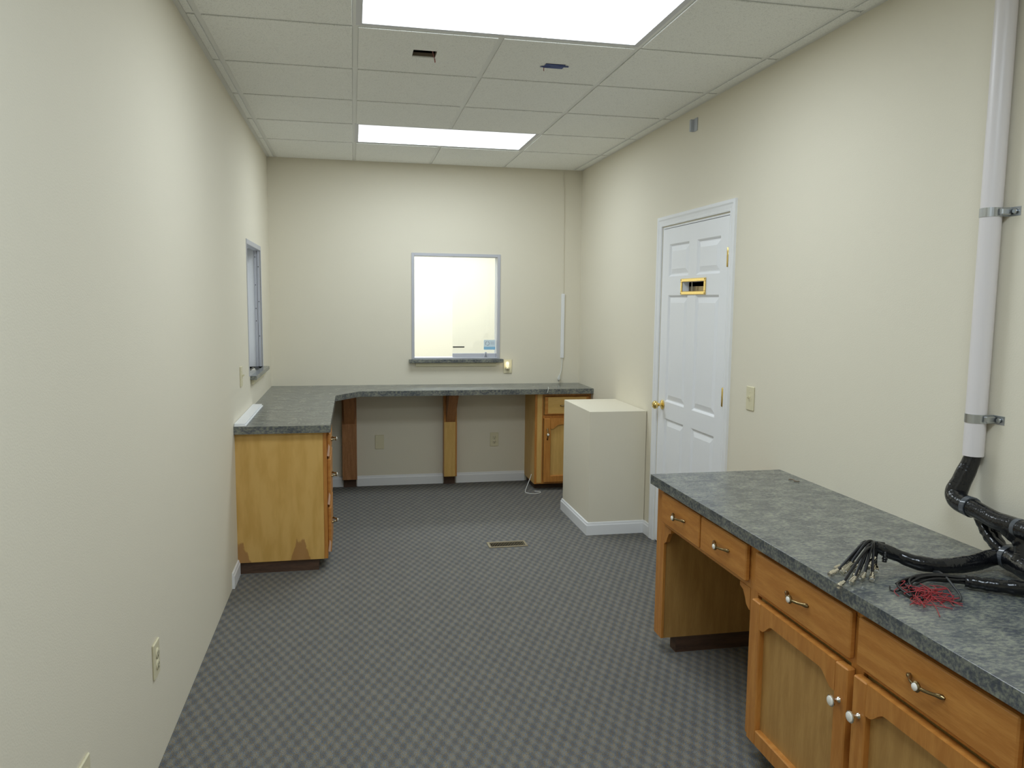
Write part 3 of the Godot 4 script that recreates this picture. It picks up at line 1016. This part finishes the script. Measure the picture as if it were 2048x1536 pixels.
	obj("toe_kick", st, M.toe, t)
	# white boards lying on the counter along the left wall
	for k in 2:
		st = S()
		box(st, Vector3(0.002, HC + 0.0002 + 0.009 * k, 1.24 + 0.01 * k), Vector3(0.066 - 0.006 * k, HC + 0.0088 + 0.009 * k, 2.085 - 0.012 * k), 0.0015)
		tag(obj("white_strip", st, M.white), ["lower white trim board lying on the L-shaped counter along the wall", "upper white trim board stacked on another on the L-shaped counter"][k], "trim board", "white trim boards on the counter")

func stained_ply() -> StandardMaterial3D:
	# plywood sheet 0.478 x 0.745 m with two rising water stains along its lower edge
	var sz := 512
	var g := noise_image(sz, 0.012, 4, 57)
	var e := noise_image(sz, 0.03, 3, 58)
	var a := Color8(212, 168, 90)
	var b := Color8(224, 182, 106)
	var t := paint(sz, func(k):
		var x := float(k % sz) / sz
		var y := 1.0 - float(k / sz) / sz
		var gk := int(fmod(x * sz * 0.9, sz)) + (int((1.0 - y) * sz * 0.35) % sz) * sz
		var c := a.lerp(b, clampf((g[gk] - 70) / 110.0, 0.0, 1.0))
		var wob := (e[k] - 128) / 128.0 * 0.05
		var stain := Color8(142, 92, 58)
		var top1 := 0.16 - maxf(0.0, x - 0.06) * 1.6 + wob * 0.5
		var top2 := 0.17 - maxf(0.0, absf(x - 0.72) - 0.045) * 2.2 + wob * 0.5
		if x < 0.16 and y < top1 or x > 0.58 and x < 0.86 and y < top2:
			c = c.lerp(stain, 0.5 * smoothstep(0.0, 0.03, (top1 if x < 0.16 else top2) - y))
		return c)
	var m := plain(Color.WHITE, 0.5)
	m.albedo_texture = t
	return m

func desk_run() -> void:
	var z0 := 3.345
	var st := S()
	box(st, Vector3(1.955, HR - 0.043, 3.328), Vector3(W, HR, 5.87), 0.0008)
	tag(obj("countertop", st, M.laminate), "straight grey slate laminate desktop holding the black cable bundle", "countertop")
	# kneehole desk unit; local x = world z, outwards = -x
	var face := func(z: float) -> Transform3D: return Transform3D(Basis(Vector3.BACK, Vector3.UP, Vector3.LEFT), Vector3(W, 0, z))
	var zf := W - 2.0            # local z of the face frame's back
	var y1 := HR - 0.0435
	var y0 := 0.072
	var t := thing("kneehole_desk", "oak kneehole desk section with two small drawers beside the door", "desk", face.call(z0))
	var wd := 4.192 - z0
	st = S()
	box(st, Vector3(0.0, y0, 0.001), Vector3(0.078, y1, zf - 0.0005))
	obj("end_panel", st, M.ply_door, t)
	st = S()
	box(st, Vector3(0.0785, 0.62, 0.001), Vector3(wd, y1, zf - 0.0005))
	obj("drawer_box", st, M.ply_h, t)
	st = S()
	box(st, Vector3(0, y0, zf), Vector3(0.082, y1, zf + 0.014), 0.002)
	obj("stile", st, M.oak_v, t)
	st = S()
	box(st, Vector3(0.0825, 0.59, zf), Vector3(wd - 0.001, y1, zf + 0.013), 0.001)
	obj("rail", st, M.oak_h, t)
	st = S()
	box(st, Vector3(0.0785, y0, 0.001), Vector3(wd - 0.001, 0.6195, 0.013))
	obj("back_panel", st, M.ply_door, t)
	drawer(0.09, 0.468, 0.612, 0.742, zf + 0.0145, M.oak_h, t)
	drawer(0.482, wd - 0.008, 0.612, 0.742, zf + 0.0145, M.oak_h, t)
	for s in 2:      # ogee corner brackets under the rail
		var poly := PackedVector2Array([Vector2(0, 0), Vector2(0.075, 0), Vector2(0.075, -0.014), Vector2(0.052, -0.022), Vector2(0.036, -0.045), Vector2(0.026, -0.066), Vector2(0.006, -0.078), Vector2(0, -0.078)])
		st = S()
		prism(st, poly, func(q, h): return Vector3(0.0825 + q.x if s == 0 else wd - 0.001 - q.x, 0.5895 + q.y, h), zf - 0.004, zf + 0.014)
		obj("bracket", st, M.oak_v, t)
	st = S()
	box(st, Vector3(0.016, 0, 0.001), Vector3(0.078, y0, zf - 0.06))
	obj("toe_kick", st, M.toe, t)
	# two base cabinets
	cabinet(face.call(4.193), 1.134, 2, zf, y0, y1, "oak base cabinet with two arched doors and porcelain knobs under the cables")
	cabinet(face.call(5.328), 0.53, 1, zf, y0, y1, "single-door oak base cabinet past the two-door one")

func cabinet(tf: Transform3D, w: float, bays: int, zf: float, y0: float, y1: float, label: String) -> void:
	var t := thing("base_cabinet", label, "cabinet", tf)
	var st := S()
	box(st, Vector3(0.0, y0, 0.001), Vector3(w, y1, zf - 0.0005))
	obj("carcass", st, M.ply_v, t)
	st = S()
	for q in [[0.0, 0.05, y0, y1], [w - 0.045, w, y0, y1], [0.05, w - 0.045, y1 - 0.03, y1], [0.05, w - 0.045, y0, y0 + 0.03], [0.05, w - 0.045, 0.585, 0.605]]:
		box(st, Vector3(q[0], q[2], zf), Vector3(q[1], q[3], zf + 0.014), 0.0015)
	if bays == 2:
		box(st, Vector3(0.555, y0 + 0.03, zf), Vector3(0.61, y1 - 0.03, zf + 0.014), 0.0015)
	obj("face_frame", st, M.oak_v, t)
	for k in bays:
		var a := 0.058 + k * 0.546
		var b := a + 0.52 if bays == 2 else w - 0.03
		drawer(a - 0.004, b - 0.008, 0.604, 0.738, zf + 0.0145, M.oak_h, t)
		var d := arched_door(a, b, 0.088, 0.58, zf + 0.0145, t, M.oak_v, M.ply_door)
		knob(Vector3(b - 0.03 if k == 0 else a + 0.03, 0.478, zf + 0.0415), d)
		var lx := a - 0.004 if k == 0 else b + 0.004
		for y in [0.16, 0.51]:
			st = S(true)
			lathe(st, [[0.0, -0.028], [0.004, -0.027], [0.004, 0.027], [0.0, 0.028]], Transform3D(Basis(Vector3.RIGHT, -PI / 2), Vector3(lx, y, zf + 0.018)), 8)
			obj("hinge", st, M.antique, d)
	st = S()
	box(st, Vector3(0.0, 0, 0.001), Vector3(w, y0 - 0.0005, zf - 0.055))
	obj("toe_kick", st, M.toe, t)

func conduit() -> void:
	var cx := W - 0.034
	var cz := 4.497
	var t := thing("conduit_pipe", "white plastic conduit pipe strapped upright to the right wall", "pipe", Transform3D(Basis(), Vector3(cx, 1.098, cz)))
	var st := S(true)
	var hgt := H - 1.098 - 0.008
	lathe(st, [[0.0275, 0.001], [0.0302, 0.0], [0.0302, hgt], [0.0275, hgt], [0.0275, 0.001]], Transform3D(Basis(Vector3.RIGHT, -PI / 2), Vector3.ZERO), 32)
	obj("tube", st, M.pvc, t)
	for y in [1.846 - 1.098, 1.217 - 1.098]:
		st = S()
		var ring := []
		for k in 19:
			var a := PI / 2 + PI * k / 18.0
			ring.append(Vector2(cos(a), sin(a)))
		# strap hugs the pipe, then two ears lie back on the wall
		var path := [Vector2(0.033, 0.075), Vector2(0.033, 0.034)]
		for q in ring:
			path.append(q * 0.0318)
		path.append_array([Vector2(0.033, -0.034), Vector2(0.033, -0.05)])
		for k in path.size() - 1:
			var a: Vector2 = path[k]
			var b: Vector2 = path[k + 1]
			var nrm := (b - a).orthogonal().normalized() * 0.0016
			for q in [[a, b, b - nrm, a - nrm]]:
				prism(st, PackedVector2Array([q[0], q[1], q[2], q[3]]), func(v, h): return Vector3(v.x, h, v.y), y - 0.0135, y + 0.0135)
		var s := obj("strap", st, M.zinc, t)
		st = S(true)
		lathe(st, [[0.0, 0.007], [0.006, 0.007], [0.0075, 0.004], [0.0075, 0.0]], facing(Vector3(0.0315, y, 0.057), Vector3.LEFT), 10)
		obj("screw", st, M.zinc, s)
		st = S()
		box(st, Vector3(-0.004, y - 0.010, 0.0325), Vector3(0.03, y + 0.010, 0.047), 0.003)
		obj("clamp_block", st, M.zinc, s)

func cable_bundle() -> void:
	var base := Vector3(2.45, HR, 4.70)
	var t := thing("cable_bundle", "black taped cable bundle from the conduit with connectors and red wires spilling out", "cable", Transform3D(Basis(), base))
	var loc := func(pts: Array) -> Array: return pts.map(func(p): return p - base)
	var sleeve := func(pts: Array, r: Callable, sides := 16, sd := 1):
		# tape wrap: overlapping turns show as a slightly uneven skin
		var rng := RandomNumberGenerator.new()
		rng.seed = sd
		var wob := []
		for k in 24:
			wob.append(rng.randf_range(-0.0016, 0.0016))
		var s := S(true)
		var c := curve(loc.call(pts), 10)
		tube(s, c, func(u):
			var f: float = u * 23.0
			return r.call(u) + lerpf(wob[int(f)], wob[mini(int(f) + 1, 23)], f - int(f)), sides)
		obj("taped_sleeve", s, M.tape, t)
	# trunk out of the pipe, elbow, run along the wall, out of frame and back to the hub
	sleeve.call([Vector3(2.556, 1.116, 4.497), Vector3(2.5555, 1.096, 4.497), Vector3(2.546, 1.064, 4.494), Vector3(2.527, 1.016, 4.490), Vector3(2.512, 0.975, 4.488), Vector3(2.498, 0.958, 4.525), Vector3(2.488, 0.954, 4.60), Vector3(2.478, 0.945, 4.69), Vector3(2.472, 0.948, 4.77), Vector3(2.462, 0.945, 4.86), Vector3(2.448, 0.915, 4.93), Vector3(2.44, 0.87, 4.93), Vector3(2.455, 0.847, 4.86), Vector3(2.49, 0.846, 4.76), Vector3(2.505, 0.845, 4.71)],
		func(u): return 0.0225 + 0.004 * smoothstep(0.03, 0.12, u) + 0.005 * exp(-pow((u - 0.30) / 0.10, 2.0)) + 0.010 * smoothstep(0.75, 0.95, u), 18, 3)
	sleeve.call([Vector3(2.500, 0.945, 4.595), Vector3(2.500, 0.907, 4.620), Vector3(2.492, 0.880, 4.660), Vector3(2.490, 0.855, 4.715)], func(_u): return 0.017, 14, 5)
	sleeve.call([Vector3(2.515, 0.935, 4.61), Vector3(2.515, 0.90, 4.645), Vector3(2.505, 0.875, 4.68), Vector3(2.50, 0.855, 4.72)], func(_u): return 0.012, 12, 6)
	sleeve.call([Vector3(2.475, 0.945, 4.735), Vector3(2.485, 0.915, 4.775), Vector3(2.485, 0.88, 4.79), Vector3(2.475, 0.85, 4.79)], func(_u): return 0.031, 14, 7)
	# harness lying across the desktop
	sleeve.call([Vector3(2.530, 0.846, 4.715), Vector3(2.470, 0.838, 4.692), Vector3(2.393, 0.829, 4.701), Vector3(2.307, 0.824, 4.696), Vector3(2.241, 0.827, 4.666), Vector3(2.198, 0.841, 4.635), Vector3(2.158, 0.857, 4.619), Vector3(2.135, 0.866, 4.612)], func(u): return 0.026 - 0.010 * u, 16, 8)
	sleeve.call([Vector3(2.160, 0.852, 4.632), Vector3(2.152, 0.838, 4.642), Vector3(2.149, 0.826, 4.645)], func(_u): return 0.0065, 10, 9)
	sleeve.call([Vector3(2.47, 0.845, 4.90), Vector3(2.425, 0.826, 4.90), Vector3(2.379, 0.822, 4.878), Vector3(2.321, 0.821, 4.843), Vector3(2.277, 0.821, 4.806)], func(u): return 0.022 - 0.006 * u, 14, 10)
	# bands of shiny clear tape
	for q in [[Vector3(2.4935, 0.956, 4.56), Vector3(2.491, 0.9555, 4.58), 0.0318], [Vector3(2.496, 0.846, 4.735), Vector3(2.500, 0.8455, 4.715), 0.0368], [Vector3(2.473, 0.948, 4.765), Vector3(2.4715, 0.9482, 4.78), 0.0278]]:
		var s := S(true)
		tube(s, PackedVector3Array([q[0] - base, q[1] - base]), even(q[2]), 16)
		obj("clear_tape", s, M.clear_tape, t)
	# coaxial leads fanning out to plated connectors
	var tips := [Vector3(1.962, HR + 0.008, 4.662), Vector3(1.930, HR + 0.008, 4.752), Vector3(2.005, HR + 0.008, 4.622), Vector3(2.000, HR + 0.012, 4.664), Vector3(2.062, HR + 0.008, 4.590), Vector3(2.056, HR + 0.010, 4.640), Vector3(2.020, HR + 0.008, 4.690), Vector3(2.096, HR + 0.014, 4.642), Vector3(2.055, HR + 0.008, 4.721), Vector3(2.028, HR + 0.008, 4.712), Vector3(2.112, HR + 0.008, 4.662), Vector3(1.983, HR + 0.006, 4.730)]
	var start := Vector3(2.140, 0.866, 4.613)
	for k in tips.size():
		var tip: Vector3 = tips[k]
		var big := k in [3, 7]
		var off := Vector3(0, cos(k * 2.1) * 0.008, sin(k * 2.1) * 0.008)
		var a := start + off
		var flat_dir := (tip - a)
		flat_dir.y = 0
		var dir := (flat_dir.normalized() + Vector3.DOWN * (0.22 if not big else 0.5)).normalized()
		if k == 1:
			dir = (flat_dir.normalized() + Vector3.DOWN * 0.12).normalized()
		var ln := 0.046 if big else 0.036
		var root := tip - dir * ln
		var m := a.lerp(root, 0.36) + Vector3(0, 0.024 + 0.004 * (k % 3), 0)
		var s := S(true)
		tube(s, curve([a + Vector3(0.03, -0.004, 0), a, m, root + Vector3(0, 0.006, 0) - dir * 0.012, root]. map(func(p): return p - base), 7), even(0.0048 if big else 0.0042), 8)
		var lead := obj("coaxial_lead", s, M.rubber, t)
		s = S(true)
		var rr := 0.0105 if big else 0.0078
		lathe(s, [[0.0, 0.0], [rr * 0.75, 0.001], [rr * 0.75, ln * 0.38], [rr, ln * 0.42], [rr, ln * 0.8], [rr * 0.8, ln * 0.83], [rr * 0.8, ln], [rr * 0.5, ln], [0.0, ln * 0.9]], facing(root - base, dir), 14)
		obj("connector", s, M.nickel, lead)
	# thinner power leads: black jackets, red tails
	var rng := RandomNumberGenerator.new()
	rng.seed = 12
	for k in 9:
		var e := Vector3(rng.randf_range(2.075, 2.17), HR + rng.randf_range(0.004, 0.012), rng.randf_range(4.80, 4.87))
		var a := Vector3(2.285, 0.821, 4.812) + Vector3(0, rng.randf_range(-0.01, 0.01), rng.randf_range(-0.01, 0.01))
		var m1 := Vector3(rng.randf_range(2.19, 2.22), HR + rng.randf_range(0.016, 0.034), rng.randf_range(4.765, 4.80))
		var m2 := Vector3(rng.randf_range(2.09, 2.15), HR + rng.randf_range(0.012, 0.028), rng.randf_range(4.765, 4.80))
		var s := S(true)
		tube(s, curve([a, m1, m2, e].map(func(p): return p - base), 8), even(0.0036), 7)
		obj("power_lead", s, M.rubber, t)
	for k in 26:
		var a := Vector3(rng.randf_range(2.075, 2.19), HR + rng.randf_range(0.006, 0.022), rng.randf_range(4.795, 4.85))
		var b := Vector3(rng.randf_range(2.06, 2.19), HR + rng.randf_range(0.003, 0.020), rng.randf_range(4.82, 4.89))
		var c := Vector3(rng.randf_range(2.04, 2.19), HR + rng.randf_range(0.002, 0.010), rng.randf_range(4.84, 4.935))
		if k == 0:
			c = Vector3(2.066, HR + 0.002, 4.965)
		elif k == 1:
			a = Vector3(2.10, HR + 0.02, 4.775); b = Vector3(2.08, HR + 0.012, 4.795); c = Vector3(2.056, HR + 0.003, 4.83)
		var s := S(true)
		tube(s, curve([a, a.lerp(b, 0.5) + Vector3(rng.randf_range(-0.03, 0.03), 0.006, rng.randf_range(-0.02, 0.02)), b, b.lerp(c, 0.5) + Vector3(rng.randf_range(-0.02, 0.02), 0.002, rng.randf_range(-0.015, 0.015)), c].map(func(p): return p - base), 6), even(0.0011), 6)
		obj("red_wire", s, M.red, t)
	for q in [[[Vector3(2.264, 0.812, 4.705), Vector3(2.247, 0.826, 4.745), Vector3(2.230, 0.829, 4.79), Vector3(2.217, 0.822, 4.83), Vector3(2.211, 0.810, 4.862), Vector3(2.194, 0.804, 4.886), Vector3(2.165, 0.8028, 4.892)], 0.0032], [[Vector3(2.105, 0.81, 4.80), Vector3(2.075, 0.804, 4.80), Vector3(2.062, 0.803, 4.79), Vector3(2.072, 0.806, 4.772)], 0.0022]]:
		var s := S(true)
		tube(s, curve(q[0].map(func(p): return p - base), 8), even(q[1]), 7)
		obj("loose_lead", s, M.grey_wire if q[1] > 0.003 else M.rubber, t)

func small_things() -> void:
	wall_plate("outlet", Vector3(0, 0.374, 3.915), Vector3.RIGHT, "ivory duplex outlet low on the long bare left wall", "outlet", "outlet")
	wall_plate("outlet", Vector3(0, 0.388, 4.62), Vector3.RIGHT, "ivory wall plate low on the left wall, lying past the duplex outlet from the counter", "outlet", "outlet")
	wall_plate("light_switch", Vector3(0, 1.103, 1.755), Vector3.RIGHT, "ivory light switch above the counter beside the left wall window", "light switch", "switch")
	wall_plate("light_switch", Vector3(W, 1.095, 3.032), Vector3.LEFT, "ivory light switch on the right wall beside the white door", "light switch", "switch")
	wall_plate("cover_plate", Vector3(0.862, 0.372, 0), Vector3.BACK, "blank ivory cover plate under the back counter between the support posts", "cover plate", "blank")
	wall_plate("outlet", Vector3(1.842, 0.370, 0), Vector3.BACK, "ivory outlet under the back counter beside the oak cabinet", "outlet", "outlet")
	# night light plugged in beside the pass-through
	var p := wall_plate("outlet", Vector3(1.955, 1.004, 0), Vector3.BACK, "ivory outlet beside the pass-through window sill, night light plugged in", "outlet", "outlet")
	p.set_meta("label", "ivory outlet with a night light plugged in beside the pass-through window")
	var t := thing("night_light", "small glowing cream night light plugged in beside the pass-through window", "night light", Transform3D(Basis(), Vector3(1.948, 1.01, 0.0108)))
	var st := S()
	box(st, Vector3(-0.014, -0.03, 0), Vector3(0.014, -0.012, 0.02), 0.003)
	obj("plug_body", st, M.ivory, t)
	st = S(true)
	lathe(st, [[0.006, -0.014], [0.013, -0.004], [0.016, 0.012], [0.015, 0.026], [0.009, 0.034], [0.0, 0.036]], Transform3D(Basis(Vector3.RIGHT, -PI / 2), Vector3(0, 0, 0.018)), 18)
	obj("shade", st, M.glow, t)
	var l := OmniLight3D.new()
	l.name = "night_glow"
	l.light_energy = 0.0007
	l.light_color = Color(1.0, 0.94, 0.78)
	l.light_size = 0.012
	l.omni_range = 8.0
	l.omni_attenuation = 2.0
	l.shadow_enabled = true
	t.add_child(l)
	l.position = Vector3(0, 0.01, 0.018)
	# cord down the back wall: thin lead, raceway, plug
	t = thing("cord_raceway", "thin white cord down the back wall with a raceway cover and dangling plug", "cord", Transform3D(Basis(), Vector3(2.44, 0, 0)))
	st = S()
	box(st, Vector3(-0.018, 1.075, 0), Vector3(0.010, 1.63, 0.014), 0.002)
	obj("raceway", st, M.white, t)
	st = S(true)
	tube(st, PackedVector3Array([Vector3(0.0, 1.63, 0.004), Vector3(-0.006, 2.3, 0.004), Vector3(-0.012, H - 0.01, 0.004)]), even(0.003), 8)
	obj("cord", st, M.wall, t)
	st = S(true)
	tube(st, curve([Vector3(-0.004, 1.078, 0.007), Vector3(-0.004, 1.02, 0.008), Vector3(-0.012, 0.96, 0.012), Vector3(-0.03, 0.915, 0.016)]), even(0.0035), 8)
	obj("tail", st, M.cord, t)
	st = S()
	prism(st, PackedVector2Array([Vector2(-0.026, 0.925), Vector2(-0.034, 0.925), Vector2(-0.044, 0.895), Vector2(-0.040, 0.885), Vector2(-0.028, 0.885), Vector2(-0.022, 0.897)]), func(q, h): return Vector3(q.x, q.y, h), 0.006, 0.026)
	obj("plug", st, M.cord, t)
	st = S()
	for q in [0.011, 0.021]:
		box(st, Vector3(-0.037, 0.872, q - 0.001), Vector3(-0.031, 0.885, q + 0.001))
	obj("prong", st, M.zinc, t)
	st = S(true)
	tube(st, curve([Vector3(2.235, HC + 0.003, 0.33), Vector3(2.215, HC + 0.003, 0.42), Vector3(2.208, HC + 0.0035, 0.450), Vector3(2.203, HC - 0.004, 0.4565), Vector3(2.197, HC - 0.03, 0.456)]), even(0.002), 6)
	tag(obj("thin_wire", st, M.cord), "thin white wire poking over the edge of the back counter", "wire")
	st = S(true)
	tube(st, curve([Vector3(2.108, 0.12, 0.30), Vector3(2.096, 0.09, 0.31), Vector3(2.06, 0.03, 0.35), Vector3(2.036, 0.004, 0.40), Vector3(2.03, 0.003, 0.46), Vector3(2.08, 0.003, 0.50), Vector3(2.14, 0.003, 0.48), Vector3(2.15, 0.003, 0.44), Vector3(2.11, 0.003, 0.42)]), even(0.0028), 8)
	tag(obj("fallen_wire", st, M.cord), "white wire end curling on the carpet beside the back cabinet", "wire")
	# small grey contact sensor high on the right wall
	t = thing("wall_sensor", "small grey plastic sensor high on the right wall above the door", "sensor", facing(Vector3(W, 2.578, 2.265), Vector3.LEFT))
	st = S()
	box(st, Vector3(-0.012, -0.036, 0), Vector3(0.032, 0.036, 0.006), 0.001)
	obj("plate", st, M.grey_box, t)
	st = S()
	box(st, Vector3(-0.032, -0.034, 0), Vector3(-0.0125, 0.034, 0.024), 0.003)
	obj("case", st, M.grey_box, t)
	# brown fleck on the desktop
	st = S(true)
	tube(st, curve([Vector3(2.515, HR + 0.003, 3.53), Vector3(2.525, HR + 0.005, 3.55), Vector3(2.522, HR + 0.003, 3.565), Vector3(2.536, HR + 0.004, 3.58)]), even(0.003), 6, 0.8)
	tag(obj("wood_chip", st, M.tile_core), "tiny brown scrap on the desktop near the wall", "scrap")
